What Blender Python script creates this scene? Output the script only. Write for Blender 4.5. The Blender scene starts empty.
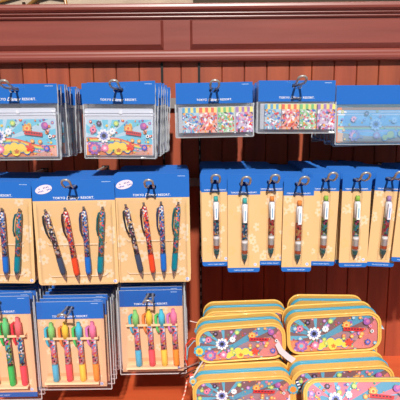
import bpy, math, random
from mathutils import Vector, Matrix
from mathutils.geometry import tessellate_polygon
R = random.Random(7)
PI = math.pi
C = bpy.context.scene.collection

# ------------------------------------------------------------------ camera model
CZ, PITCH, ROLL, F = 1.45, math.radians(10), math.radians(-0.5), 500.0
def at(px, py, Y):
    a = (px - 200) / F; b = (200 - py) / F
    cr, sr = math.cos(ROLL), math.sin(ROLL)
    a, b = a * cr - b * sr, a * sr + b * cr
    d = Vector((a, math.cos(PITCH) + b * math.sin(PITCH), -math.sin(PITCH) + b * math.cos(PITCH)))
    k = Y / d.y
    return Vector((d.x * k, Y, CZ + d.z * k))
FY = 0.90      # front cards
WY = 1.23      # back wall

def lin(c):
    o = []
    for v in c[:3]:
        v = v / 255.0
        o.append(v / 12.92 if v <= 0.04045 else ((v + 0.055) / 1.055) ** 2.4)
    return (o[0], o[1], o[2], 1.0)

# ------------------------------------------------------------------ materials
def newmat(name):
    m = bpy.data.materials.new(name); m.use_nodes = True
    nt = m.node_tree
    return m, nt, nt.nodes['Principled BSDF']
def printed(name, rough=0.45, spec=0.4, coat=0.0, bump=0.0):
    m, nt, b = newmat(name)
    a = nt.nodes.new('ShaderNodeAttribute'); a.attribute_name = 'Col'
    n = nt.nodes.new('ShaderNodeTexNoise'); n.inputs['Scale'].default_value = 180
    mp = nt.nodes.new('ShaderNodeMapRange'); mp.inputs['To Min'].default_value = 0.94; mp.inputs['To Max'].default_value = 1.05
    mul = nt.nodes.new('ShaderNodeVectorMath'); mul.operation = 'SCALE'
    nt.links.new(n.outputs['Fac'], mp.inputs['Value'])
    nt.links.new(a.outputs['Color'], mul.inputs[0]); nt.links.new(mp.outputs[0], mul.inputs['Scale'])
    nt.links.new(mul.outputs[0], b.inputs['Base Color'])
    b.inputs['Roughness'].default_value = rough
    b.inputs['Specular IOR Level'].default_value = spec
    b.inputs['Coat Weight'].default_value = coat
    if bump:
        t = nt.nodes.new('ShaderNodeTexNoise'); t.inputs['Scale'].default_value = 35
        bp = nt.nodes.new('ShaderNodeBump'); bp.inputs['Strength'].default_value = bump; bp.inputs['Distance'].default_value = 0.004
        nt.links.new(t.outputs['Fac'], bp.inputs['Height']); nt.links.new(bp.outputs[0], b.inputs['Normal'])
    return m
def wood(name, c1, c2, scale=(1, 1, 1), rough=0.4, coat=0.15):
    m, nt, b = newmat(name)
    tc = nt.nodes.new('ShaderNodeTexCoord'); mp = nt.nodes.new('ShaderNodeMapping')
    mp.inputs['Scale'].default_value = scale
    n = nt.nodes.new('ShaderNodeTexNoise'); n.inputs['Scale'].default_value = 6; n.inputs['Detail'].default_value = 6
    cr = nt.nodes.new('ShaderNodeValToRGB')
    cr.color_ramp.elements[0].color = lin(c1); cr.color_ramp.elements[1].color = lin(c2)
    cr.color_ramp.elements[0].position = 0.3; cr.color_ramp.elements[1].position = 0.72
    nt.links.new(tc.outputs['Object'], mp.inputs['Vector']); nt.links.new(mp.outputs[0], n.inputs['Vector'])
    nt.links.new(n.outputs['Fac'], cr.inputs[0])
    at_ = nt.nodes.new('ShaderNodeAttribute'); at_.attribute_name = 'Col'
    mx = nt.nodes.new('ShaderNodeMix'); mx.data_type = 'RGBA'; mx.blend_type = 'MULTIPLY'; mx.inputs[0].default_value = 1
    nt.links.new(cr.outputs[0], mx.inputs[6]); nt.links.new(at_.outputs['Color'], mx.inputs[7])
    nt.links.new(mx.outputs[2], b.inputs['Base Color'])
    bp = nt.nodes.new('ShaderNodeBump'); bp.inputs['Strength'].default_value = 0.15; bp.inputs['Distance'].default_value = 0.002
    nt.links.new(n.outputs['Fac'], bp.inputs['Height']); nt.links.new(bp.outputs[0], b.inputs['Normal'])
    b.inputs['Roughness'].default_value = rough; b.inputs['Coat Weight'].default_value = coat
    b.inputs['Coat Roughness'].default_value = 0.3
    return m
def plain(name, c, rough=0.4, metal=0.0, spec=0.5):
    m, nt, b = newmat(name)
    n = nt.nodes.new('ShaderNodeTexNoise'); n.inputs['Scale'].default_value = 60
    cr = nt.nodes.new('ShaderNodeValToRGB')
    l = lin(c)
    cr.color_ramp.elements[0].color = (l[0] * .9, l[1] * .9, l[2] * .9, 1); cr.color_ramp.elements[1].color = (min(1, l[0] * 1.08), min(1, l[1] * 1.08), min(1, l[2] * 1.08), 1)
    nt.links.new(n.outputs['Fac'], cr.inputs[0]); nt.links.new(cr.outputs[0], b.inputs['Base Color'])
    b.inputs['Roughness'].default_value = rough; b.inputs['Metallic'].default_value = metal
    b.inputs['Specular IOR Level'].default_value = spec
    return m
def film(name, milky=0.08, gloss=0.10, tint=(252, 253, 255), rough=0.12, bump=0.5, scale=25):
    m = bpy.data.materials.new(name); m.use_nodes = True
    nt = m.node_tree; nt.nodes.clear()
    o = nt.nodes.new('ShaderNodeOutputMaterial')
    t = nt.nodes.new('ShaderNodeBsdfTransparent'); t.inputs[0].default_value = lin(tint)
    d = nt.nodes.new('ShaderNodeBsdfDiffuse'); d.inputs[0].default_value = (0.9, 0.92, 0.95, 1) if 'shiny' not in name else (0.55, 0.85, 1.0, 1)  # bluish diffuse stands in for blue glare on the shiny film
    g = nt.nodes.new('ShaderNodeBsdfGlossy'); g.inputs['Roughness'].default_value = rough
    n = nt.nodes.new('ShaderNodeTexNoise'); n.inputs['Scale'].default_value = scale; n.inputs['Detail'].default_value = 4
    tc = nt.nodes.new('ShaderNodeTexCoord'); nt.links.new(tc.outputs['Object'], n.inputs['Vector'])
    bp = nt.nodes.new('ShaderNodeBump'); bp.inputs['Strength'].default_value = bump * .6; bp.inputs['Distance'].default_value = 0.006
    nt.links.new(n.outputs['Fac'], bp.inputs['Height']); nt.links.new(bp.outputs[0], g.inputs['Normal'])
    m1 = nt.nodes.new('ShaderNodeMixShader'); m1.inputs[0].default_value = milky
    m2 = nt.nodes.new('ShaderNodeMixShader')
    fr = nt.nodes.new('ShaderNodeLayerWeight'); fr.inputs['Blend'].default_value = 0.3
    mr = nt.nodes.new('ShaderNodeMapRange'); mr.inputs['To Min'].default_value = gloss; mr.inputs['To Max'].default_value = 0.28
    nt.links.new(fr.outputs['Fresnel'], mr.inputs['Value']); nt.links.new(mr.outputs[0], m2.inputs[0])
    nt.links.new(t.outputs[0], m1.inputs[1]); nt.links.new(d.outputs[0], m1.inputs[2])
    nt.links.new(m1.outputs[0], m2.inputs[1]); nt.links.new(g.outputs[0], m2.inputs[2])
    nt.links.new(m2.outputs[0], o.inputs[0])
    return m
def pattern(name, cols, scale=None, rough=0.25):
    scale = scale or (330 if 'floral' in name else 240)
    m, nt, b = newmat(name)
    tc = nt.nodes.new('ShaderNodeTexCoord')
    v = nt.nodes.new('ShaderNodeTexVoronoi'); v.inputs['Scale'].default_value = scale
    sp = nt.nodes.new('ShaderNodeSeparateColor')
    cr = nt.nodes.new('ShaderNodeValToRGB'); cr.color_ramp.interpolation = 'CONSTANT'
    els = cr.color_ramp.elements
    while len(els) > 1: els.remove(els[-1])
    els[0].color = lin(cols[0]); els[0].position = 0
    for i, c in enumerate(cols[1:], 1):
        e = els.new(i / len(cols)); e.color = lin(c)
    nt.links.new(tc.outputs['Object'], v.inputs['Vector']); nt.links.new(v.outputs['Color'], sp.inputs[0])
    nt.links.new(sp.outputs[0], cr.inputs[0]); nt.links.new(cr.outputs[0], b.inputs['Base Color'])
    b.inputs['Roughness'].default_value = rough
    return m

CARD = printed('printed_card', 0.5, 0.35)
GLOSSCARD = printed('glossy_printed_card', 0.32, 0.5, 0.1)
VINYL = printed('printed_vinyl', 0.35, 0.45, 0.2)
FABRIC = printed('coated_fabric', 0.38, 0.45, 0.1, 0.25)
PLAST = printed('moulded_plastic', 0.25, 0.5)
INK = printed('white_ink', 0.6, 0.2)
CHROME = plain('brushed_chrome', (176, 170, 166), 0.32, 0.45)
STEEL = plain('grey_steel_bar', (150, 142, 140), 0.45, 0.5)
BLACK = plain('black_slotted_steel', (22, 20, 20), 0.5, 0.3)
BAG = film('clear_bag_film', 0.07, 0.05, rough=0.16, bump=0.8)
GLAREFILM = film('shiny_film_painted_glare', 0.22, 0.10, tint=(215, 235, 255), rough=0.10, bump=0.55, scale=14)  # pale blue glare built into the tint and haze
EDGE = film('heat_sealed_edge', 0.45, 0.15, rough=0.2)
CLEAR = film('clear_cover', 0.008, 0.012, rough=0.15, bump=0.3)
WINDOW = film('clear_vinyl_window', 0.03, 0.05, tint=(255, 250, 252), rough=0.12, bump=0.5)
PLANK = wood('red_stained_planks', (146, 64, 38), (178, 84, 48), (7, 7, 0.6), 0.55, 0.1)
HEADER = wood('cherry_header_wood', (132, 62, 52), (148, 72, 60), (0.6, 5, 9), 0.36, 0.25)
LEDGE = wood('orange_red_ledge_wood', (222, 96, 54), (236, 110, 64), (0.8, 4, 4), 0.42, 0.15)
CREAMWALL = wood('cream_plaster', (160, 140, 122), (182, 162, 142), (1, 1, 1), 0.8, 0)

BLUE = (33, 108, 198); BLUE2 = (26, 100, 200); CREAM = (237, 193, 138); PALE = (244, 214, 180); WHITE = (248, 246, 248)
YEL = (240, 188, 96); ZIP = (92, 190, 214); CORAL = (238, 92, 88)

# ------------------------------------------------------------------ mesh builder
class M:
    def __init__(s): s.v = []; s.f = []; s.c = []; s.m = []; s.s = []
    def add(s, vs, fs, col=WHITE, mat=0, smooth=False):
        o = len(s.v); s.v += [tuple(p) for p in vs]
        for i, f in enumerate(fs):
            s.f.append([o + k for k in f]); s.c.append(col[i] if isinstance(col, list) else col)
            s.m.append(mat); s.s.append(smooth)
        return s
    def box(s, x0, x1, y0, y1, z0, z1, col=WHITE, mat=0):
        vs = [(x, y, z) for x in (x0, x1) for y in (y0, y1) for z in (z0, z1)]
        return s.add(vs, [(0, 1, 3, 2), (4, 6, 7, 5), (0, 4, 5, 1), (2, 3, 7, 6), (0, 2, 6, 4), (1, 5, 7, 3)], col, mat)
    def slab(s, outer, y0, y1, col, edge=None, holes=(), mat=0, back=None):
        edge = edge or col
        loops = [outer] + list(holes)
        tri = tessellate_polygon([[Vector((p[0], p[1], 0)) for p in l] for l in loops])
        flat = [p for l in loops for p in l]
        s.add([(p[0], y0, p[1]) for p in flat], [tuple(t) for t in tri], col, mat)
        s.add([(p[0], y1, p[1]) for p in flat], [tuple(t) for t in tri], back or col, mat)
        for l in loops:
            n = len(l)
            vs = [(p[0], y0, p[1]) for p in l] + [(p[0], y1, p[1]) for p in l]
            s.add(vs, [(i, (i + 1) % n, n + (i + 1) % n, n + i) for i in range(n)], edge, mat)
        return s
    def poly(s, pts, y, col, mat=0, fn=None):
        if len(pts) < 3: return s
        tri = tessellate_polygon([[Vector((p[0], p[1], 0)) for p in pts]])
        return s.add([(p[0], y + (fn(p[0], p[1]) if fn else 0), p[1]) for p in pts], [tuple(t) for t in tri], col, mat)
    def tube(s, path, r, col=WHITE, mat=0, closed=False, n=8):
        P = [Vector(p) for p in path]; N = len(P); base = len(s.v); rings = []
        up = None
        for i, p in enumerate(P):
            a = P[(i - 1) % N] if (closed or i > 0) else p; b = P[(i + 1) % N] if (closed or i < N - 1) else p
            t = (b - a).normalized()
            if up is None:
                up = t.orthogonal().normalized()
            up = (up - t * up.dot(t))
            if up.length < 1e-6: up = t.orthogonal()
            up.normalize(); w = t.cross(up)
            rr = r[i] if isinstance(r, list) else r
            rings.append([p + (up * math.cos(k * 2 * PI / n) + w * math.sin(k * 2 * PI / n)) * rr for k in range(n)])
        vs = [q for rg in rings for q in rg]; fs = []
        for i in range(N if closed else N - 1):
            j = (i + 1) % N
            for k in range(n): fs.append((i * n + k, i * n + (k + 1) % n, j * n + (k + 1) % n, j * n + k))
        if not closed:
            fs.append(tuple(range(n))); fs.append(tuple((N - 1) * n + k for k in range(n)))
        return s.add(vs, fs, col, mat, True)
    def lathe(s, prof, col=WHITE, mat=0, n=14, xf=None):
        # prof: list of (r, z) along the local z axis
        vs = []
        for r, z in prof:
            for k in range(n):
                p = Vector((r * math.cos(2 * PI * k / n), r * math.sin(2 * PI * k / n), z))
                vs.append(xf @ p if xf else p)
        fs = []
        for i in range(len(prof) - 1):
            for k in range(n): fs.append((i * n + k, i * n + (k + 1) % n, (i + 1) * n + (k + 1) % n, (i + 1) * n + k))
        fs.append(tuple(range(n))); fs.append(tuple((len(prof) - 1) * n + k for k in range(n)))
        return s.add(vs, fs, col, mat, True)
    def mesh(s, name, mats):
        me = bpy.data.meshes.new(name)
        me.from_pydata(s.v, [], s.f)
        for m in (mats if isinstance(mats, (list, tuple)) else [mats]): me.materials.append(m)
        me.polygons.foreach_set('material_index', s.m)
        me.polygons.foreach_set('use_smooth', s.s)
        ca = me.color_attributes.new('Col', 'FLOAT_COLOR', 'CORNER')
        buf = []
        for p, c in zip(me.polygons, s.c):
            buf += list(lin(c)) * p.loop_total
        ca.data.foreach_set('color', buf)
        me.update()
        return me
    def build(s, name, mats, parent=None, loc=(0, 0, 0), rot=(0, 0, 0)):
        o = bpy.data.objects.new(name, s.mesh(name, mats)); C.objects.link(o)
        o.location = loc; o.rotation_euler = rot
        if parent: o.parent = parent
        return o

def link_mesh(name, me, parent=None, loc=(0, 0, 0), rot=(0, 0, 0), sc=None):
    o = bpy.data.objects.new(name, me); C.objects.link(o); o.location = loc; o.rotation_euler = rot
    if sc: o.scale = sc
    if parent: o.parent = parent
    return o
def thing(name, label, cat, loc=(0, 0, 0), rot=(0, 0, 0), group=None):
    o = bpy.data.objects.new(name, None); C.objects.link(o); o.empty_display_size = 0.01
    o.location = loc; o.rotation_euler = rot; o['label'] = label; o['category'] = cat
    if group: o['group'] = group
    return o
def tag(o, label, cat, group=None):
    o['label'] = label; o['category'] = cat
    if group: o['group'] = group
    return o
def struct(o): o['kind'] = 'structure'; return o
def copy_tree(o, loc, rot, label, skip=()):
    r = o.copy(); C.objects.link(r); r.location = loc; r.rotation_euler = rot; r['label'] = label
    for ch in list(o.children):
        if ch.name.split('.')[0] in skip: continue
        c = ch.copy(); C.objects.link(c); c.parent = r
        for g in list(ch.children):
            d = g.copy(); C.objects.link(d); d.parent = c
    return r

# ------------------------------------------------------------------ 2D shapes
def rrect(x0, x1, z0, z1, r, n=5, tl=True, tr=True, bl=True, br=True):
    pts = []
    def corner(cx, cz, a0, on, px, pz):
        if not on: pts.append((px, pz)); return
        for i in range(n + 1):
            a = a0 + (PI / 2) * i / n
            pts.append((cx + r * math.cos(a), cz + r * math.sin(a)))
    corner(x1 - r, z1 - r, 0, tr, x1, z1)
    corner(x0 + r, z1 - r, PI / 2, tl, x0, z1)
    corner(x0 + r, z0 + r, PI, bl, x0, z0)
    corner(x1 - r, z0 + r, 3 * PI / 2, br, x1, z0)
    return pts
def disc(cx, cz, r, n=14, sx=1.0, rot=0):
    o = []
    for k in range(n):
        a = 2 * PI * k / n; x = math.cos(a) * r * sx; z = math.sin(a) * r
        o.append((cx + x * math.cos(rot) - z * math.sin(rot), cz + x * math.sin(rot) + z * math.cos(rot)))
    return o
def flower_pts(cx, cz, r, petals=6, a0=0, depth=0.3):
    o = []
    n = petals * 6
    for k in range(n):
        a = 2 * PI * k / n
        rr = r * (1 - depth + depth * abs(math.cos(petals * a / 2)) ** 0.6)
        o.append((cx + rr * math.cos(a + a0), cz + rr * math.sin(a + a0)))
    return o
def clip(subject, clipper):
    # Sutherland-Hodgman, clipper convex and counter-clockwise
    out = list(subject)
    n = len(clipper)
    for i in range(n):
        a = clipper[i]; b = clipper[(i + 1) % n]
        if abs(a[0] - b[0]) + abs(a[1] - b[1]) < 1e-9: continue
        inp = out; out = []
        if not inp: break
        def side(p): return (b[0] - a[0]) * (p[1] - a[1]) - (b[1] - a[1]) * (p[0] - a[0])
        s = inp[-1]
        for e in inp:
            se, ss = side(e), side(s)
            if se >= 0:
                if ss < 0:
                    t = ss / (ss - se); out.append((s[0] + t * (e[0] - s[0]), s[1] + t * (e[1] - s[1])))
                out.append(e)
            elif ss >= 0:
                t = ss / (ss - se); out.append((s[0] + t * (e[0] - s[0]), s[1] + t * (e[1] - s[1])))
            s = e
    return out

def artwork(m, x0, x1, z0, z1, y, outline=None, base=None, seed=3, pal=0, mat=0, fn=None):
    """retro flower-and-rainbow print; u,v in 0..1 over the rectangle"""
    r = random.Random(seed)
    W, H = x1 - x0, z1 - z0
    outline = outline or [(x1, z1), (x0, z1), (x0, z0), (x1, z0)]
    lay = [0]
    def put(pts, col):
        lay[0] += 1
        if pal == 2: col = tuple(int(q * .5 + w_ * .5) for q, w_ in zip(col, (165, 215, 245)))  # blue glare mixed into every print colour
        q = clip(pts, outline)
        if len(q) >= 3: m.poly(q, y - 0.00002 * lay[0], col, mat, fn)
    U = lambda u: x0 + u * W
    V = lambda v: z0 + v * H
    if pal == 2:      # sky and rays painted paler, with the film's blue glare in them
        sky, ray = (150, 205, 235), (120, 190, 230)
    else:
        sky, ray = (118, 200, 228), (190, 215, 232)
    if base: put(outline, base)
    else: put(outline, sky)
    # rays
    c = (U(0.30), V(0.45))
    NR = 8 if base else 12
    for k in range(NR):
        a = 2 * PI * k / NR + (-.06 if base else 0.2); L = W * 1.3; w = 0.20
        put([c, (c[0] + L * math.cos(a), c[1] + L * math.sin(a)), (c[0] + L * math.cos(a + w), c[1] + L * math.sin(a + w))],
            ray if not base else (100, 190, 220))
    if not base:
        # rainbow wave
        for i, col in enumerate([(235, 90, 80), (250, 170, 70), (250, 225, 110), (110, 190, 150), (110, 150, 215), (230, 180, 215)]):
            top = []; bot = []
            for k in range(25):
                u = k / 24; v = 0.50 - 0.20 * (0.5 - 0.5 * math.cos(PI * min(1, max(0, (u - 0.4) / 0.45)))) - i * 0.03
                top.append((U(u), V(v))); bot.append((U(u), V(v - 0.034)))
            put(top + bot[::-1], col)
    if base and not pal:
        put([(U(.42), V(.30)), (U(.98), V(.22)), (U(.92), V(.66)), (U(.55), V(.58))], (172, 136, 148))
        put([(U(.0), V(.02)), (U(.16), V(.02)), (U(.22), V(.30)), (U(0), V(.36))], (236, 140, 90))
    # ground colours
    put([(U(0), V(0)), (U(1), V(0)), (U(1), V(0.06)), (U(.8), V(.10)), (U(.5), V(.12)), (U(.2), V(.18)), (U(0), V(.3))], (245, 150, 100))
    put([(U(.66), V(0)), (U(1.0), V(0)), (U(1.0), V(.95 if base else .30)), (U(.85), V(.5 if base else .14))], (222, 130, 128) if base else (236, 176, 160))
    def blossom(u, v, s, c1, c2, c3=None, petals=8):
        put(flower_pts(U(u), V(v), s * H, petals, r.random()), c1)
        put(flower_pts(U(u), V(v), s * H * .62, petals, r.random()), c3 or tuple(min(255, q + 40) for q in c1))
        put(disc(U(u), V(v), s * H * .3), c2)
    if base:
        put([(U(.34), V(.40)), (U(.40), V(.34)), (U(.98), V(.98)), (U(.74), V(1.0))], (86, 166, 198))
        put([(U(.0), V(.62)), (U(.0), V(.80)), (U(.30), V(.52)), (U(.26), V(.46))], (86, 166, 198))
    # confetti of small shapes
    cols = [(225, 75, 70), (240, 140, 60), (70, 120, 200), (160, 110, 190), (250, 205, 80), (110, 180, 110), (235, 130, 160), (70, 180, 200)]
    for k in range(80):
        u, v = r.random(), r.random()
        if r.random() < .55: put(disc(U(u), V(v), H * r.uniform(.012, .028), 8), r.choice(cols))
        else:
            cc = r.choice(cols); put(disc(U(u), V(v), H * r.uniform(.03, .05), 10), cc)
            put(disc(U(u), V(v), H * .018, 8), r.choice([(250, 240, 220), (60, 90, 170), (250, 210, 90)]))
    # yellow cloud bubbles
    for (u, v, s) in [(.38, .22, .12), (.46, .27, .12), (.55, .24, .12), (.62, .16, .09), (.34, .13, .09)]:
        put(disc(U(u), V(v), (s + .02) * H), (80, 120, 200))
    for (u, v, s) in [(.38, .22, .12), (.46, .27, .12), (.55, .24, .12), (.62, .16, .09), (.34, .13, .09), (.48, .14, .12)]:
        put(disc(U(u), V(v), s * H), (250, 214, 90))
    put(flower_pts(U(.49), V(.14), .07 * H, 5, .3, .5), (220, 120, 60)); put(disc(U(.41), V(.14), .03 * H), (80, 160, 90))
    if base:
        fc = [((226, 150, 84), (250, 205, 120)), ((232, 120, 150), (120, 70, 140)), ((120, 170, 210), (240, 220, 120)), ((170, 190, 100), (240, 210, 110)), ((240, 120, 70), (250, 220, 150)), ((170, 120, 190), (240, 190, 200))]
        for k in range(22):
            a_, b_ = r.choice(fc); blossom(r.random(), r.random(), r.uniform(.045, .085), a_, b_, None, r.choice([5, 6, 8]))
    # flowers
    blossom(.12, .20, .19, (150, 100, 180), (120, 190, 215), (230, 130, 150))
    blossom(.27, .55, .20, (245, 240, 244), (50, 46, 54), (120, 130, 200), 10)
    blossom(.28, .20, .12, (240, 120, 160), (250, 235, 240))
    blossom(.11, .72, .10, (232, 120, 150), (90, 60, 120))
    blossom(.20, .90, .08, (60, 52, 66), (180, 140, 200))
    blossom(.64, .76, .13, (235, 160, 80), (240, 110, 60), (250, 205, 120))
    blossom(.46, .90, .08, (170, 200, 110), (250, 220, 110))
    blossom(.40, .68, .10, (240, 238, 244), (190, 190, 215))
    blossom(.88, .22, .09, (90, 90, 180), (240, 140, 90))
    # red banner, balloon and star
    put([(U(.60), V(.60)), (U(.83), V(.54)), (U(.84), V(.64)), (U(.61), V(.71))], (215, 55, 60))
    for k in range(6): put([(U(.625 + .033 * k), V(.635 - .008 * k)), (U(.645 + .033 * k), V(.63 - .008 * k)), (U(.645 + .033 * k), V(.665 - .008 * k)), (U(.625 + .033 * k), V(.67 - .008 * k))], (70, 40, 60))
    put(disc(U(.87), V(.83), .095 * H), (165, 95, 175)); put(disc(U(.88), V(.85), .05 * H), (215, 120, 170))
    put([(U(.87), V(.72)), (U(.88), V(.72)), (U(.93), V(.56)), (U(.92), V(.56))], (90, 60, 60))
    put(disc(U(.93), V(.54), .05 * H), (240, 240, 245)); put(disc(U(.93), V(.54), .025 * H), (70, 70, 90))
    put(flower_pts(U(.665), V(.24), .12 * H, 5, .2, .5), (235, 75, 60))
    for (u, v) in [(.80, .40), (.70, .42)]:
        put(disc(U(u), V(v), .055 * H), (240, 150, 80)); put(disc(U(u), V(v), .028 * H), (250, 225, 140))

# ------------------------------------------------------------------ lettering
def text_mesh(body, shear=0.0, size=1.0, space=1.0, offset=0.0):
    cu = bpy.data.curves.new('lettering', 'FONT'); cu.body = body; cu.size = size; cu.shear = shear
    cu.space_character = space; cu.offset = offset; cu.resolution_u = 3; cu.fill_mode = 'FRONT'
    o = bpy.data.objects.new('lettering', cu); C.objects.link(o)
    bpy.context.view_layer.update()
    me = bpy.data.meshes.new_from_object(o.evaluated_get(bpy.context.evaluated_depsgraph_get()))
    vs = [tuple(v.co) for v in me.vertices]; fs = [tuple(p.vertices) for p in me.polygons]
    bpy.data.objects.remove(o); bpy.data.curves.remove(cu); bpy.data.meshes.remove(me)
    return vs, fs
def ext(vs): xs = [v[0] for v in vs]; return min(xs), max(xs)
_words = [('TOKYO', 0, 1.0, 1.12, .018), ('Disney', .35, 1.45, .95, .02), ('RESORT.', 0, 1.0, 1.12, .018)]
LM = M(); cur = 0
for w, sh, sz, sp, of in _words:
    vs, fs = text_mesh(w, sh, sz, sp, of); a, b = ext(vs)
    LM.add([(v[0] - a + cur, 0, v[1] - (0.12 if sz > 1 else 0)) for v in vs], fs, WHITE)
    cur += b - a + .38
LM_W = cur - .38
for i, v in enumerate(LM.v): LM.v[i] = ((v[0] - LM_W / 2) / LM_W, v[1], v[2] / LM_W)
LOGO = LM.mesh('lettering', INK)
vs, fs = text_mesh('TOKYO DISNEY RESORT', 0, 1, 1.1, .02); a, b = ext(vs)
FM = M().add([((v[0] - a) / (b - a) - .5, 0, v[1] / (b - a)) for v in vs], fs, (215, 230, 250)); FOOT = FM.mesh('lettering', INK)
def logo(parent, w, x, y, z, me=LOGO, name='lettering'):
    return link_mesh(name, me, parent, (x, y, z), sc=(w, 1, w))
def smallprint(m, x, z, w, y, h=.0011):
    r = random.Random(int(abs(x) * 1e5)); u = 0
    while u < w:
        k = r.uniform(.0006, .0014); m.poly([(x + u, z), (x + u + k, z), (x + u + k, z + h), (x + u, z + h)], y, (200, 220, 248)); u += k + .0005
def mark(m, x, z, y, s=.0035):
    m.poly(disc(x, z, s), y - .00005, (236, 236, 250)); m.poly(rrect(x - s * .5, x + s * .5, z - s * .5, z + s * .5, s * .15), y - .0001, (110, 130, 215))
    m.poly(rrect(x - s * .28, x + s * .28, z - s * .28, z + s * .28, s * .1), y - .00015, (236, 236, 250))
def petals_pale(m, x0, x1, z0, z1, y, n, seed, s0=.006, s1=.013, col=PALE, avoid=None):
    r = random.Random(seed)
    out = [(x1, z1), (x0, z1), (x0, z0), (x1, z0)]
    for k in range(n):
        cx, cz, s = r.uniform(x0, x1), r.uniform(z0, z1), r.uniform(s0, s1)
        pale = r.random() < .6
        c = (242, 213, 178) if pale else (238, 192, 130)
        q = clip(flower_pts(cx, cz, s, 6, r.random() * 2, .42), out)
        yy = y - .00003 - .000012 * k
        if len(q) > 2:
            m.poly(q, yy, c)
            q = clip(disc(cx, cz, s * .3), out)
            if len(q) > 2: m.poly(q, yy - .000004, (240, 195, 132) if pale else CREAM)

def slot(cx, cz, w=.018, h=.009): return rrect(cx - w / 2, cx + w / 2, cz - h / 2, cz + h / 2, h * .45, 4)

def bag_mesh(x0, x1, z0, z1, y0, y1, seed, wav=.0010, rim=None):
    """front and back sheets with soft creases, closed round the rim, plus milky welded edges (slot 1)"""
    m = M(); r = random.Random(seed)
    ph = [r.uniform(0, 6) for _ in range(6)]
    nx, nz = 16, 16
    for (yy, sgn) in ((y0, -1), (y1, 1)):
        vs = []; fs = []
        for j in range(nz + 1):
            for i in range(nx + 1):
                u, v = i / nx, j / nz
                e = min(1, 6 * min(u, 1 - u, v * 1.2, .16 + (1 - v))); mid = (y0 + y1) / 2
                d = wav * (math.sin(9 * u + 4 * v + ph[0]) * .6 + math.sin(17 * v - 6 * u + ph[1]) * .5 + math.sin(27 * u + 11 * v + ph[2]) * .3)
                d *= min(1, (1 - v) * 5)
                vs.append((x0 + u * (x1 - x0), mid + (yy - mid) * (0.12 + .88 * e) + d * e, z0 + v * (z1 - z0)))
        for j in range(nz):
            for i in range(nx): fs.append((j * (nx + 1) + i, j * (nx + 1) + i + 1, (j + 1) * (nx + 1) + i + 1, (j + 1) * (nx + 1) + i))
        m.add(vs, fs, WHITE, 0, True)
    mid = (y0 + y1) / 2
    if rim:
        for k in range(14):
            za = z0 + (rim - z0) * k / 14; zb = z0 + (rim - z0) * (k + 1) / 14
            wa, wb = (.0012 + .0016 * abs(math.sin(k * 1.3 + ph[3])) for k in (k, k + 1))
            m.add([(x1, mid - .001, za), (x1 + wa, mid - .002, za), (x1 + wb, mid - .002, zb), (x1, mid - .001, zb)], [(0, 1, 2, 3)], WHITE, 1)
    for (xa, xb, za, zb) in ((x0 - .0012, x0 + .0005, z0, z1), (x1 - .0005, x1 + .0012, z0, z1), (x0, x1, z0 - .0012, z0 + .0005)):
        m.box(xa, xb, mid - .0006, mid + .0006, za, zb, WHITE, 1)
    return m

# ------------------------------------------------------------------ the setting
def profile_x(name, prof, x0, x1, mat, cols=None):
    m = M(); n = len(prof)
    vs = [(x0, p[0], p[1]) for p in prof] + [(x1, p[0], p[1]) for p in prof]
    m.add(vs, [(i, (i + 1) % n, n + (i + 1) % n, n + i) for i in range(n)] + [tuple(range(n)), tuple(range(n, 2 * n))], (255, 255, 255))
    return struct(m.build(name, mat))
XL, XR = -.78, .85
seams = [-116, -94, -71, -47, -24, -1, 22, 46, 69, 93, 116, 139, 162, 181, 199, 222, 244.5, 267, 289.5, 312, 334.5, 357, 379, 401.5, 424, 446, 468, 491]
xs = [at(p, 66, WY).x for p in seams]
FLZ = CZ - .640
m = M()
m.box(XL, XR, WY + .006, WY + .02, FLZ - .02, 1.62, (40, 30, 30))
rp = random.Random(11)
for a, b in zip(xs[:-1], xs[1:]):
    g = .0006; t = rp.randint(226, 255)
    col = (t, t - rp.randint(0, 12), t - rp.randint(0, 16)); z0, z1 = FLZ - .01, 1.60
    a += g; b -= g; bev = .0016
    vs = [(a, WY + .006, z0), (a, WY + bev, z0), (a + bev, WY, z0), (b - bev, WY, z0), (b, WY + bev, z0), (b, WY + .006, z0)]
    vs += [(p[0], p[1], z1) for p in vs]
    m.add(vs, [(i, i + 1, i + 7, i + 6) for i in range(5)] + [(0, 1, 2, 3, 4, 5)], col)
struct(m.build('wall_back', PLANK))

HY = 1.222   # face of the header board
def zz(py, Y): return at(200, py, Y).z
zt, z1, z2, z3, z4 = zz(2.6, HY - .02), zz(17, HY), zz(20, HY), zz(49.5, HY), zz(61, HY - .02)
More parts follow.
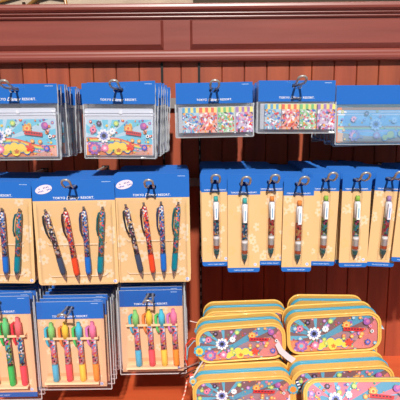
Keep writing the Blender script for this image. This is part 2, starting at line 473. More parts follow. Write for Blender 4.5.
# header board, with two raised fields
m = M(); m.box(XL, XR, HY, WY + .02, z4 + .004, zt - .006, (255, 255, 255))
def raised(x0, x1, za, zb, h=.010, bv=.011, bvx=.006):
    o = [(x0, za), (x1, za), (x1, zb), (x0, zb)]; i = [(x0 + bvx, za + bv), (x1 - bvx, za + bv), (x1 - bvx, zb - .003), (x0 + bvx, zb - .003)]
    vs = [(p[0], HY - .0005, p[1]) for p in o] + [(p[0], HY - h, p[1]) for p in i]
    m.add(vs, [(4, 5, 6, 7), (0, 1, 5, 4), (1, 2, 6, 5), (2, 3, 7, 6), (3, 0, 4, 7)], (255, 255, 255))
raised(XL + .02, at(163.5, 34, HY).x, z3, z2)
raised(at(190, 34, HY).x, XR - .02, z3, z2)
struct(m.build('trim_1', HEADER))
H0 = zt
profile_x('trim_2', [(WY + .02, H0), (HY - 0.0168, H0), (HY - 0.0204, H0 - .003), (HY - 0.0216, H0 - .008), (HY - 0.0204, H0 - .013), (HY - 0.0162, H0 - .0165), (HY - 0.0120, H0 - .018),
                     (HY - 0.0126, H0 - .021), (HY - 0.0096, H0 - .0235), (HY - 0.0060, H0 - .025), (HY - 0.0066, H0 - .028), (HY - 0.0036, H0 - .031), (HY - 0.0006, z1 + .001), (HY - 0.0000, z1), (WY + .02, z1)], XL, XR, HEADER)
L0 = z4
profile_x('trim_3', [(WY + .01, L0 + .001), (HY - 0.0060, L0), (HY - 0.0102, L0 + .002), (HY - 0.0126, L0 + .006), (HY - 0.0132, L0 + .011), (HY - 0.0114, L0 + .015), (HY - 0.0078, L0 + .0175),
                     (HY - 0.0078, L0 + .019), (HY - 0.0060, L0 + .0235), (HY - 0.0024, L0 + .0275), (HY + .001, z3 - .0015), (WY + .01, z3 - .0015)], XL, XR, HEADER)
# ledge
m = M(); m.box(XL, XR, .55, WY + .02, FLZ - .03, FLZ, (255, 255, 255)); struct(m.build('floor', LEDGE))
# plastered wall of the shop beyond
m = M(); m.box(-2.2, 2.2, 3.0, 3.05, 1.2, 3.2, (255, 255, 255)); struct(m.build('wall_far', CREAMWALL))
# brass scroll ornament and dark beam seen just over the top of the fixture
sc = thing('scroll_ornament', 'brass and white scroll ornament on the far wall, peeking over the header', 'ornament', (at(29, 6, 2.97).x, 2.990, at(29, 6, 2.97).z - .38))
sc.scale = (2, 2, 2)
m = M()
m.tube([(-.05, 0, .0), (-.03, 0, .14), (-.01, 0, .19), (.02, 0, .21), (.06, 0, .22)], .006, (120, 84, 40)).build('stem', PLAST, sc)
m = M()
m.tube([(0, -.01, 0), (.0, -.01, .18)], .007, (235, 228, 215)); m.tube([(.022, -.01, 0), (.026, -.01, .2)], .004, (60, 34, 22)); m.tube([(-.02, -.01, 0), (-.014, -.01, .2)], .005, (50, 30, 20))
m.build('post', PLAST, sc)
m = M(); m.tube([(-.14, 0, 0.0), (-.10, .0, .20), (.0, 0, .225), (.1, 0, .21), (.13, 0, .0)], .005, (150, 104, 50)); m.build('scroll', PLAST, sc)
m = M(); zr = at(290, 2.5, 2.96).z; m.box(at(193, 2, 2.96).x, 1.4, 2.95, 3.0, zr, zr + .10, (58, 50, 34))
tag(m.build('curtain_rail', PLAST), 'dark olive rail on the far wall above the right of the header', 'rail')

# slotted uprights and cross bars
for px, lab in ((162, 'black slotted metal upright in the plank seam nearer the left packs'), (199, 'black slotted metal upright in the plank seam left of the single pens')):
    x = at(px, 66, WY).x; m = M()
    m.box(x - .0028, x + .0028, WY - .004, WY + .001, FLZ + .001, z4 - .001, (255, 255, 255))
    for k in range(30):
        z = FLZ + .02 + k * .022
        if z < z4 - .02: m.box(x - .001, x + .001, WY - .0045, WY - .0035, z, z + .010, (170, 165, 150), 1)
    tag(m.build('slotted_upright', [BLACK, STEEL]), lab, 'shelf upright')
rail_z = {1: zz(103, WY - .01), 2: zz(182, WY - .01), 3: zz(285, WY - .01)}
for k, lab in ((1, 'flat grey metal crossbar behind the top row of bags'), (2, 'flat grey metal crossbar behind the middle row of pens'), (3, 'flat grey metal crossbar behind the bottom row of highlighter packs')):
    m = M(); h = .012 if k == 1 else .010
    xr = XR - .01 if k < 3 else at(184, 285, WY).x
    m.box(XL + .01, xr, WY - .015, WY - .006, rail_z[k] - h, rail_z[k] + h)
    m.box(XL + .01, xr, WY - .006, WY - .0045, rail_z[k] - h, rail_z[k] - h + .002)
    tag(m.build('mounting_crossbar', STEEL), lab, 'crossbar')

HOOKS = {}
SLOPE = .004
def hook(x, z, Y, row, lab, ext=.046, rise=.012, w=.0072, r=.0021):
    """double wire peg: two wires from the bar to the front, joined by an upturned loop"""
    if row == 1: rise = .006
    t = thing('display_hook', lab, 'hook', (x, WY - .015, z), group='chrome display hooks')
    zf = z; z = z - SLOPE * (WY - .015 - Y); t.location.z = z; s0 = zf - z
    tip = Y - ext - (WY - .015)
    prof = [(-.002, 0), (Y - .012 - (WY - .015), s0), (Y - ext * .5 - (WY - .015), s0 + rise * .02), (tip + .014, s0 + rise * .25), (tip + .005, s0 + rise * .6), (tip, s0 + rise * 1.0)]
    w = w if row < 3 else .0075; wn = .0046; ws = [wn, wn, w * .9, w, w, w]
    path = [(-q, p[0], p[1]) for p, q in zip(prof, ws)]
    for k in range(1, 6):
        a = PI - PI * k / 6; path.append((w * math.cos(a), tip - .001 - w * .3 * math.sin(a), s0 + rise + w * .7 * math.sin(a)))
    path += [(q, p[0], p[1]) for p, q in zip(prof[::-1], ws[::-1])]
    M().tube(path, r).build('wire_loop', CHROME, t)
    b = M(); rz = rail_z[row] - z
    b.box(-.009, .009, -.0035, -.0005, min(rz, 0) - .004, max(rz, 0) + .004); b.build('bracket', BLACK, t)
    return t

def stack(root, x, y, z, rz, n, dy, labf, skipafter=2, skip=(), dz=None, jit=.0015, rots=.012, dx=0):
    """copies of a hanging pack, one behind the other on the same hook"""
    rr = random.Random(int(abs(x) * 1e4) + n)
    dz = -SLOPE * dy
    for k in range(1, n):
        rot = (rr.uniform(-.006, .006), rz + rr.uniform(-rots, rots), rr.uniform(-.01, .01))
        copy_tree(root, (x + rr.uniform(-jit, jit) + dx * k, y + dy * k, z + dz * k), rot, labf(k), skip if k >= skipafter else ())
ORD = ['front', 'second', 'third', 'fourth', 'fifth', 'sixth', 'seventh', 'eighth', 'ninth', 'tenth', 'eleventh', 'twelfth', 'thirteenth', 'fourteenth', 'fifteenth', 'sixteenth']

# ------------------------------------------------------------------ TOP ROW
def header_card(parent, W, hz, top, y0=-.0022, curl=0):
    """folded blue card with a hang slot; top = height above the slot centre"""
    m = M()
    m.slab([(W / 2, top + curl), (-W / 2, top), (-W / 2, top - hz), (W / 2, top - hz)], y0, .0065, BLUE, (238, 238, 246), [slot(0, 0)])
    smallprint(m, W * .36, top - .0045 + curl * .7, W * .09, y0 - .0001)
    return m.build('header_card', GLOSSCARD, parent)

def px_box(x0, x1, ya, yb, Y):
    a = at(x0, ya, Y); b = at(x1, ya, Y); c = at((x0 + x1) / 2, yb, Y)
    return (a.x + b.x) / 2, b.x - a.x, (a.z + b.z) / 2, c.z

def zip_pouch(x0, x1, yt, yh, yb, lab, n, dy, rz, group, hookpy, curl=0, labf=None, seed=3, Y=FY, dxk=0, sheen=False, hk=True, vis=None):
    cx, W, ztop, zbot = px_box(x0, x1, yt, yb, Y)
    zh = at((x0 + x1) / 2, yh, Y).z
    hz = ztop - zh; slotz = at((x0 + x1) / 2, hookpy, Y).z
    t = thing('hanging_zip_pouch', lab, 'pouch', (cx, Y, slotz), (0, rz, 0), group)
    top = ztop - slotz; bz = zbot - slotz; hb = zh - slotz
    header_card(t, W, hz, top, curl=curl)
    if not sheen: logo(t, W * .50, 0, -.0026, hb + hz * .16)
    bg = bag_mesh(-W / 2 + .002, W / 2 - .001, bz, hb - .0004, -.0075, .0065, seed, rim=top - .001)
    bg.build('bag', [GLAREFILM if sheen else BAG, EDGE], t)
    # pouch inside: vinyl sheet, zip strip with slider, print
    pw = W * (.47 if not sheen else .49); pz0 = bz + .004; pz1 = hb - .008
    m = M(); m.slab(rrect(-pw, pw, pz0, pz1, .003), -.0022, .0022, (214, 216, 228))
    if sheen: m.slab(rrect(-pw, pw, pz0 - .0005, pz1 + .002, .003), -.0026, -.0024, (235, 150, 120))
    po = m.build('pouch', VINYL, t)
    m = M(); m.box(-pw, pw, -.0038, -.0023, pz1 - .008, pz1 - .0045, (226, 228, 240)); m.box(-pw, pw, -.0034, -.0023, pz1 - .0125, pz1 - .010, (226, 228, 240))
    m.box(pw * .02, pw * .10, -.0052, -.0036, pz1 - .0095, pz1 - .003, (240, 240, 246)); m.build('zip', VINYL, po)
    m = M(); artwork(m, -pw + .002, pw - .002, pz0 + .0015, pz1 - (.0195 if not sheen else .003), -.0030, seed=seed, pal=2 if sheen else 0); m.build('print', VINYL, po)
    stack(t, cx, Y, slotz, rz, n, dy, labf, skipafter=1, skip=('lettering',), dx=dxk, rots=.045, jit=.0035)
    if hk: hook(cx, slotz + .0045 - .0019, Y, 1, hk)
    return t

G1 = 'zip pouches on the top row'
zip_pouch(-29, 57, 84, 103.5, 159.5, 'flower print zip pouch, front one of the deep far left stack in the top row', 9, .0225, 0.0, G1, 90,
          labf=lambda k: 'clear bagged zip pouch, %s from the front, far left stack of the top row' % ORD[k], hk='chrome hook carrying the far left stack of zip pouches in the top row', dxk=.0003)
zip_pouch(81.5, 155, 83.5, 104, 158, 'flower print zip pouch with curled blue header, front of the second top row stack', 10, .021, 0.012, 'zip pouches on the second hook', 90, curl=.005,
          labf=lambda k: 'crinkled bag zip pouch, %s from the front, second stack of the top row' % ORD[k], hk='chrome hook carrying the second stack of zip pouches in the top row', dxk=.0014)
zip_pouch(-116, -34, 84, 103.5, 159, 'flower print zip pouch just outside the left edge of the photo, top row', 9, .0225, 0.0, 'zip pouches outside the left edge', 90,
          labf=lambda k: 'zip pouch, %s from the front, in the stack outside the left edge' % ORD[k], hk='chrome hook carrying the zip pouches outside the left edge')
zip_pouch(336.5, 482, 85, 104, 144, 'wide pouch in film with painted blue glare at the right end of the top row', 11, .022, 0.004, 'wide pouches on the right of the top row', 92, seed=9, sheen=True, Y=.96,
          labf=lambda k: 'wide pouch with painted blue glare, %s from the front, right end of the top row' % ORD[k], hk='chrome hook carrying the wide glare-painted pouches at the right end')

def confetti_pad(W, H, T, sc, seed):
    r = random.Random(seed); m = M()
    m.box(-W / 2, W / 2, -T, 0, 0, H, tuple(int(232 * .62 + q * .38) for q in sc))
    n = 5
    for k in range(n + 1):
        a = -W / 2 + W * k / (n + 1); b = -W / 2 + W * (k + 1) / (n + 1)
        m.poly([(a, H * .8), (b, H * .8), (b, H), (a, H)], -T - .00005, sc if k % 2 == 0 else (250, 228, 130))
    out = [(W / 2, H * .8), (-W / 2, H * .8), (-W / 2, 0), (W / 2, 0)]
    cols = [(225, 60, 70), (70, 110, 200), (60, 50, 60), (250, 170, 60), (235, 110, 150), sc, sc, sc, (250, 246, 250), (250, 246, 250)]
    for k in range(110):
        cx, cz, s = r.uniform(-W / 2, W / 2), r.uniform(0, H * .78), r.uniform(.0012, .0026)
        c = r.choice(cols)
        if r.random() < .5: q = disc(cx, cz, s, 8, r.uniform(.5, 1.6), r.random() * 3)
        else:
            a = r.random() * 6; q = [(cx + s * 2 * math.cos(a), cz + s * 2 * math.sin(a)), (cx + s * .6 * math.cos(a + 1.6), cz + s * .6 * math.sin(a + 1.6)), (cx - s * 2 * math.cos(a), cz - s * 2 * math.sin(a)), (cx - s * .6 * math.cos(a + 1.6), cz - s * .6 * math.sin(a + 1.6))]
        q = clip(q, out)
        if len(q) > 2: m.poly(q, -T - .0001 - .000003 * k, c)
    return m
def pad_pack(x0, x1, yt, yh, yb, lab, n, dy, rz, group, hookpy, padx, padz, hk, labf, dxk, Y=FY):
    cx, W, ztop, zbot = px_box(x0, x1, yt, yb, Y); zh = at((x0 + x1) / 2, yh, Y).z
    slotz = at((x0 + x1) / 2, hookpy, Y).z; hz = ztop - zh
    t = thing('hanging_memo_pads', lab, 'stationery', (cx, Y, slotz), (0, rz, 0), group)
    header_card(t, W, hz, ztop - slotz); hb = zh - slotz; bz = zbot - slotz
    logo(t, W * .46, 0, -.0026, hb + hz * .14)
    bag_mesh(-W / 2 - .001, W / 2 + .001, bz - .002, hb - .0004, -.012, .003, int(x0)).build('bag', [BAG, EDGE], t)
    cols = [(90, 170, 215), (245, 105, 70), (120, 200, 120), (175, 130, 195)]
    pz1 = at(200, padz[0], Y).z - slotz; pz0 = at(200, padz[1], Y).z - slotz
    for i, (a, b) in enumerate(padx):
        xa, xb = at(a, padz[0], Y).x - cx, at(b, padz[0], Y).x - cx
        o = confetti_pad(xb - xa, pz1 - pz0, .006, cols[i], 5 + i).build('memo_pad', CARD, t, ((xa + xb) / 2, -.001, pz0))
    # backing strip behind the pads
    M().box(-W / 2 + .004, W / 2 - .003, .0002, .0012, pz0, pz1 + .001, (205, 206, 214)).build('backing_board', CARD, t)
    stack(t, cx, Y, slotz, rz, n, dy, labf, skipafter=1, skip=('lettering',), dx=dxk)
    hook(cx, slotz + .0045 - .0019, Y, 1, hk)
pad_pack(175.5, 252.5, 82.5, 103.5, 135.5, 'four striped-top mini memo pads under a blue header, third hook of the top row', 13, .022, -.012, 'memo pad packs on the third hook', 90,
         [(182, 198.5), (199, 216.5), (217.5, 233.5), (235.5, 252)], (107.5, 132.5), 'chrome hook carrying the third stack of the top row',
         lambda k: 'memo pad pack, %s from the front, third stack of the top row' % ORD[k], -.0001)
pad_pack(258.5, 335.5, 80.5, 101.5, 131.5, 'four striped-top mini memo pads under a blue header, fourth hook of the top row', 12, .022, 0.008, 'memo pad packs on the fourth hook', 86,
         [(264.5, 281), (281.5, 299), (299.5, 316), (317, 334.5)], (105, 130), 'chrome hook carrying the fourth stack of the top row',
         lambda k: 'memo pad pack, %s from the front, fourth stack of the top row' % ORD[k], .0006)

# ------------------------------------------------------------------ pens
PM = {
 'slate': pattern('dark_floral_barrel', [(50, 48, 56), (70, 70, 84), (235, 180, 110), (150, 90, 110), (90, 80, 110), (230, 225, 230), (40, 40, 48)]),
 'red': pattern('red_floral_barrel', [(225, 52, 48), (235, 80, 60), (60, 50, 60), (240, 150, 90), (240, 225, 225), (210, 40, 60), (90, 90, 150)]),
 'navy': pattern('blue_floral_barrel', [(40, 80, 150), (60, 110, 190), (230, 170, 120), (40, 50, 90), (235, 230, 235), (90, 140, 200), (200, 90, 110)]),
 'teal': pattern('teal_floral_barrel', [(30, 120, 120), (60, 150, 140), (225, 80, 110), (240, 150, 90), (40, 70, 80), (90, 140, 200), (40, 120, 100)]),
 'mix': pattern('confetti_barrel', [(240, 236, 240), (230, 90, 100), (80, 150, 210), (60, 56, 70), (250, 200, 90), (200, 190, 220), (230, 130, 160)]),
 'bluemix': pattern('blue_confetti_barrel', [(70, 170, 200), (40, 50, 80), (235, 90, 110), (250, 190, 90), (240, 240, 245), (50, 120, 180)]),
 'redmix': pattern('red_confetti_barrel', [(225, 60, 70), (240, 110, 110), (60, 50, 60), (245, 240, 240), (235, 90, 60), (250, 190, 120)]),
 'greenmix': pattern('green_confetti_barrel', [(90, 180, 80), (60, 56, 60), (225, 90, 140), (245, 240, 240), (60, 130, 110), (150, 200, 90), (60, 170, 190)]),
 'pinkmix': pattern('pink_confetti_barrel', [(225, 90, 120), (90, 160, 210), (240, 140, 150), (60, 70, 110), (120, 180, 110), (200, 60, 90)]),
}
METAL = plain('silver_pen_metal', (180, 172, 168), 0.25, 0.8)
def gel_pen(parent, x, z0, x1, z1, kind, grip, clipc, r=.0050, y=-.0075):
    """click gel pen from its clicker (x, z0) down to its tip (x1, z1)"""
    d = Vector((x1 - x, 0, z1 - z0)); L = d.length; zq = Vector((0, 0, -1)).rotation_difference(d).to_euler()
    g = lambda f: -f * L
    b = M(); b.lathe([(r * .6, g(.045)), (r * .86, g(.06)), (r, g(.13)), (r, g(.66))]); o = b.build('pen', PM[kind], parent, (x, y, z0), zq)
    M().lathe([(r * .42, 0), (r * .46, g(.01)), (r * .46, g(.05))], (200, 200, 206)).build('clicker', METAL, o)
    M().lathe([(r, g(.66)), (r * 1.1, g(.68)), (r * 1.1, g(.86)), (r * .9, g(.90))], grip).build('grip', PLAST, o)
    M().lathe([(r * .9, g(.90)), (r * .62, g(.945)), (r * .3, g(.98)), (r * .12, g(1.0))], (200, 170, 140)).build('tip', METAL, o)
    s = r * 1.25
    M().tube([(-r * .2, -.0006, g(.07)), (-s * .95, -s * .5, g(.085)), (-s * 1.25, -s * .7, g(.16)), (-s * 1.3, -s * .7, g(.30)), (-s * .85, -s * .6, g(.385))], [r * .3, r * .38, r * .34, r * .3, r * .3], clipc).build('clip', PLAST, o)
    return o
ASCALE = None
def set_card(x0, x1, yt, yh, yb, hookpy, rz, lab, n, dy, group, labf, hk, sticker=True, Y=FY, dxk=0):
    cx, W, ztop, zbot = px_box(x0, x1, yt, yb, Y); zh = at((x0 + x1) / 2, yh, Y).z; slotz = at((x0 + x1) / 2, hookpy, Y).z
    t = thing('hanging_four_pen_card', lab, 'pen set', (cx, Y, slotz), (0, rz, 0), group)
    top = ztop - slotz; hb = zh - slotz; bz = zbot - slotz; H = top - bz
    m = M(); y0, y1 = -.0007, .0007
    # the hang slot sits in the blue field
    m.slab(rrect(-W / 2, W / 2, hb, top, .006, bl=False, br=False), y0, y1, BLUE, (120, 150, 200), [slot(0, 0)], back=(225, 225, 225))
    m.slab(rrect(-W / 2, W / 2, bz, hb, .006, tl=False, tr=False), y0, y1, CREAM, (225, 190, 150), back=(225, 225, 225))
    petals_pale(m, -W / 2 + .003, W / 2 - .003, bz + .003, hb - .002, y0, 26, 5)
    mark(m, W * .455, bz + .006, y0 - .0006)
    smallprint(m, W * .35, top - .0055, W * .10, y0 - .0001)
    m.build('card', CARD, t)
    logo(t, W * .50, 0, y0 - .0003, hb + .0032)
    if sticker:
        s = M(); s.slab(disc(0, 0, .0080, 28, 1.95, math.radians(14)), -.0003, 0, (240, 224, 236))
        rr = random.Random(2); rot = math.radians(14)
        for row, zc, k0, k1 in ((0, .0024, -3, 3), (1, -.0024, -4, 4)):
            for k in range(k0, k1 + 1):
                if rr.random() < .12: continue
                a = k * .0028; c = (50, 80, 190) if row else (90, 80, 160); h = .0024
                q = [(a, zc - h / 2), (a + .0017, zc - h / 2), (a + .0017 * rr.uniform(.4, 1), zc + h / 2), (a, zc + h / 2)]
                s.poly([(p[0] * math.cos(rot) - p[1] * math.sin(rot), p[0] * math.sin(rot) + p[1] * math.cos(rot)) for p in q], -.0004, c)
        s.build('oval_sticker', CARD, t, (-W * .355, y0 - .0002, hb + (top - hb) * .56))
    # fanned pens: clicker and tip offsets measured as fractions of card width and height
    cols = [('slate', (62, 72, 98), (44, 44, 52)), ('red', (244, 74, 34), (60, 30, 40)), ('navy', (30, 110, 205), (46, 56, 92)), ('teal', (0, 128, 148), (20, 90, 96))]
    P = [(-.345, -.265, -.150, -.952), (-.105, -.25, .005, -.965), (.125, -.245, .140, -.955), (.355, -.25, .270, -.95)]
    for (a, b, c, d), (kind, grip, cc) in zip(P, cols):
        gel_pen(t, a * W, top + b * H, c * W, top + d * H, kind, grip, cc)
        # clear tray band holding each pen
    m = M()
    for zf in (-.60, -.905):
        z = top + zf * H; m.tube([(-W * .36, y0 - .001, z + .003), (-W * .33, -.006, z), (W * .33, -.006, z), (W * .38, y0 - .001, z + .003)], .0004, (250, 236, 220))
    m.build('retaining_cord', PLAST, t)
    m = M()
    vs = [(-W * .46, y0, bz + .004), (W * .46, y0, bz + .004), (W * .46, y0, hb - .003), (-W * .46, y0, hb - .003)]
    ins = [(-W * .44, -.0128, bz + .007), (W * .44, -.0128, bz + .007), (W * .44, -.0128, hb - .007), (-W * .44, -.0128, hb - .007)]
    m.add(vs + ins, [(4, 5, 6, 7), (0, 1, 5, 4), (1, 2, 6, 5), (2, 3, 7, 6), (3, 0, 4, 7)]); m.build('clear_blister', CLEAR, t)
    stack(t, cx, Y, slotz, rz, n, dy, labf, skipafter=2, skip=('pen', 'oval_sticker', 'lettering', 'retaining_cord'), dx=dxk, rots=.006)
    hook(cx, slotz + .0045 - .0019, Y, 2, hk)
G2 = 'four-pen cards in the middle row'
def lab2(w): return lambda k: 'cream and blue four-pen card, %s from the front, %s stack, middle row' % (ORD[k], w)
set_card(-47, 30.5, 181.5, 198, 283, 190, .02, 'cream card of floral pens cut off by the left edge of the photo, middle row', 10, .0165, G2, lab2('far left'), 'chrome hook at the far left of the middle row', dxk=.0005)
set_card(31, 114, 179.5, 200.5, 284.5, 187, -.012, 'cream card of four fanned floral pens with oval sticker, second hook of the middle row', 10, .0165, G2, lab2('second'), 'chrome hook carrying the second stack of the middle row', Y=.893)
set_card(113, 189, 173.5, 197.5, 282, 187, -.005, 'cream card of four fanned floral pens, right of the two with oval stickers', 10, .0165, G2, lab2('third'), 'chrome hook carrying the third stack of the middle row', dxk=-.0006)

def single_card(x0, x1, yt, yh, yb, hookpy, tilt, click, kind, clipc, lab, n, word, ring=(240, 110, 60), end=(60, 150, 160), Y=FY, tipz=None):
    cx, W, ztop, zbot = px_box(x0, x1, yt, yb, Y); zh = at((x0 + x1) / 2, yh, Y).z; slotz = at((x0 + x1) / 2, hookpy, Y).z
    t = thing('hanging_pen_card', lab, 'pen', (cx, Y, slotz), (0, tilt, 0), 'single mechanical pencils in the middle row')
    top = ztop - slotz; hb = zh - slotz; bz = zbot - slotz; H = top - bz; y0, y1 = -.0006, .0006; fb = bz + .0085
    m = M()
    m.slab(rrect(-W / 2, W / 2, hb, top, .005, bl=False, br=False), y0, y1, BLUE, (110, 165, 228), [slot(0, 0, .017, .008)], back=BLUE2)  # paler edge colour paints a highlight along the blue rim
    m.slab([(W / 2, hb), (-W / 2, hb), (-W / 2, fb), (W / 2, fb)], y0, y1, CREAM, (225, 190, 150), back=(225, 220, 215))
    m.slab(rrect(-W / 2, W / 2, bz, fb, .0042, tl=False, tr=False), y0, y1, BLUE, BLUE2, back=BLUE2)
    petals_pale(m, -W / 2 + .002, W / 2 - .002, fb + .001, hb - .001, y0, 13, int(x0), .004, .010)
    mark(m, W * .36, fb + .006, y0, .0030)
    m.build('card', CARD, t)
    logo(t, W * .80, 0, y0 - .0003, hb + .0028)
    logo(t, W * .62, 0, y0 - .0003, bz + .0028, FOOT)
    r = .0056; zc = top - H * .23; L = H * .67; x = W * .02
    g = lambda f: -f * L
    o = M().lathe([(r * .9, g(.08)), (r, g(.10)), (r, g(.34))], (245, 244, 248)).build('pen', PLAST, t, (x, -.0052, zc))
    M().lathe([(r * .62, 0), (r * .72, g(.01)), (r * .72, g(.08))], click).build('clicker', PLAST, o)
    M().lathe([(r, g(.34)), (r, g(.63))]).build('patterned_barrel', PM[kind], o)
    m = M(); m.lathe([(r, g(.63)), (r * 1.04, g(.66)), (r * 1.04, g(.69))], (248, 244, 244)); m.lathe([(r * 1.04, g(.69)), (r, g(.80))], (250, 249, 252))
    m.lathe([(r * 1.02, g(.79)), (r * 1.0, g(.84))], ring); m.lathe([(r * .9, g(.84)), (r * .7, g(.88))], (240, 240, 244)); m.build('grip', PLAST, o)
    m = M(); m.lathe([(r * .98, g(.87)), (r * .75, g(.93))], end); m.lathe([(r * .62, g(.93)), (r * .4, g(.97)), (r * .15, g(1.0))], (80, 80, 86)); m.build('tip', PLAST, o)
    m = M(); m.box(-r * .55, r * .55, -r * 1.75, -r * 1.25, g(.36), g(.11), clipc); m.box(-r * .55, r * .55, -r * 1.3, 0, g(.14), g(.11), clipc)
    m.poly([(-r * .15, g(.33)), (r * .15, g(.33)), (r * .15, g(.18)), (-r * .15, g(.18))], -r * 1.78, (120, 170, 210)); m.build('clip', PLAST, o)
    bw = .0085
    vs = [(x - bw, y0, fb + .006), (x + bw, y0, fb + .006), (x + bw, y0, hb + .008), (x - bw, y0, hb + .008)]
    ins = [(x - bw * .8, -.0115, fb + .008), (x + bw * .8, -.0115, fb + .008), (x + bw * .8, -.0115, hb + .005), (x - bw * .8, -.0115, hb + .005)]
    m = M(); m.add(vs + ins, [(4, 5, 6, 7), (0, 1, 5, 4), (1, 2, 6, 5), (2, 3, 7, 6), (3, 0, 4, 7)]); m.build('clear_blister', CLEAR, t)
    stack(t, cx, Y, slotz, tilt, n, .0178, lambda k: 'blue-topped single pen card, %s from the front on the %s hook of pens' % (ORD[k], word), skipafter=2, skip=('pen', 'lettering'), rots=.02, jit=.002)
    hook(cx, slotz + .0040 - .0019, Y, 2, 'chrome hook with upturned tip, %s of the single pen hooks' % word)
TEAL, ORG, GRN, PUR = (70, 190, 185), (248, 150, 66), (160, 205, 80), (190, 150, 200)
W_ = (246, 246, 250)
single_card(201, 229, 174, 192, 266, 182, -.010, TEAL, 'bluemix', W_, 'single pen card with teal clicker, shorter one at the left end of the single pens', 15, 'first')
single_card(227.5, 260.5, 174.5, 194.7, 272, 184, -.004, TEAL, 'bluemix', W_, 'single pen card with teal clicker, second from the left and hanging lower', 15, 'second', Y=.891)
single_card(257, 286, 174.5, 191, 265, 182, .004, ORG, 'redmix', W_, 'single pen card with orange clicker and red barrel, the higher of the two orange ones', 15, 'third')
single_card(284, 314.5, 178, 195.5, 271.5, 184, .010, ORG, 'redmix', W_, 'single pen card with orange clicker hanging lower, fourth from the left', 15, 'fourth', Y=.891)
single_card(312.5, 340, 173.5, 191, 265.5, 180, .026, GRN, 'greenmix', W_, 'single pen card with green clicker, left of the two green ones', 15, 'fifth', Y=.9)
single_card(343, 372, 173, 191, 267, 180, .006, GRN, 'greenmix', (240, 250, 240), 'single pen card with green clicker, right of the two green ones', 15, 'sixth', Y=.891)
single_card(376, 404, 173.5, 191, 266.5, 179, .055, PUR, 'pinkmix', (238, 230, 244), 'tilted single pen card with purple clicker and pink barrel', 15, 'seventh')
single_card(401, 431, 177, 192, 262, 182, .06, PUR, 'pinkmix', W_, 'single pen card cut off by the right edge of the photo', 14, 'eighth', Y=.891)
single_card(427, 457, 175, 192, 266, 182, .0, TEAL, 'bluemix', W_, 'single pen card with teal clicker just outside the right edge of the photo', 14, 'ninth')
for _x, _w, _y in ((455, 'tenth', .891), (483, 'eleventh', .9), (511, 'twelfth', .891)):
    single_card(_x, _x + 29, 175, 192, 266, 182, .0, ORG, 'redmix', W_, 'single pen card with orange clicker, %s hook, outside the right edge of the photo' % _w, 14, _w, Y=_y)

# ------------------------------------------------------------------ BOTTOM ROW: highlighter packs
def marker(parent, x, z1, z0, body, capc, clipc, kind, r=.0056, y=-.0085, lean=.0):
    """capped marker from its top z1 down to its end z0 with a side clip on the cap"""
    L = z1 - z0; g = lambda f: -f * L
    o = M().lathe([(r * .92, g(.27)), (r, g(.30)), (r, g(.70))]).build('pen', PM[kind], parent, (x, y, z1), (0, lean, 0))
    M().lathe([(r * .5, 0), (r * .62, g(.012)), (r * .62, g(.05)), (r * 1.12, g(.09)), (r * 1.16, g(.27))], capc).build('cap', PLAST, o)
    M().lathe([(r, g(.70)), (r * 1.10, g(.72)), (r * 1.08, g(.985)), (r * .9, g(1.0))], body).build('grip', PLAST, o)
    M().tube([(-r * 1.0, -.001, g(.07)), (-r * 1.9, -.002, g(.10)), (-r * 2.0, -.002, g(.20)), (-r * 1.7, -.002, g(.34)), (-r * 1.2, -.002, g(.40))], [r * .4, r * .5, r * .5, r * .42, r * .35], clipc).build('clip', PLAST, o)
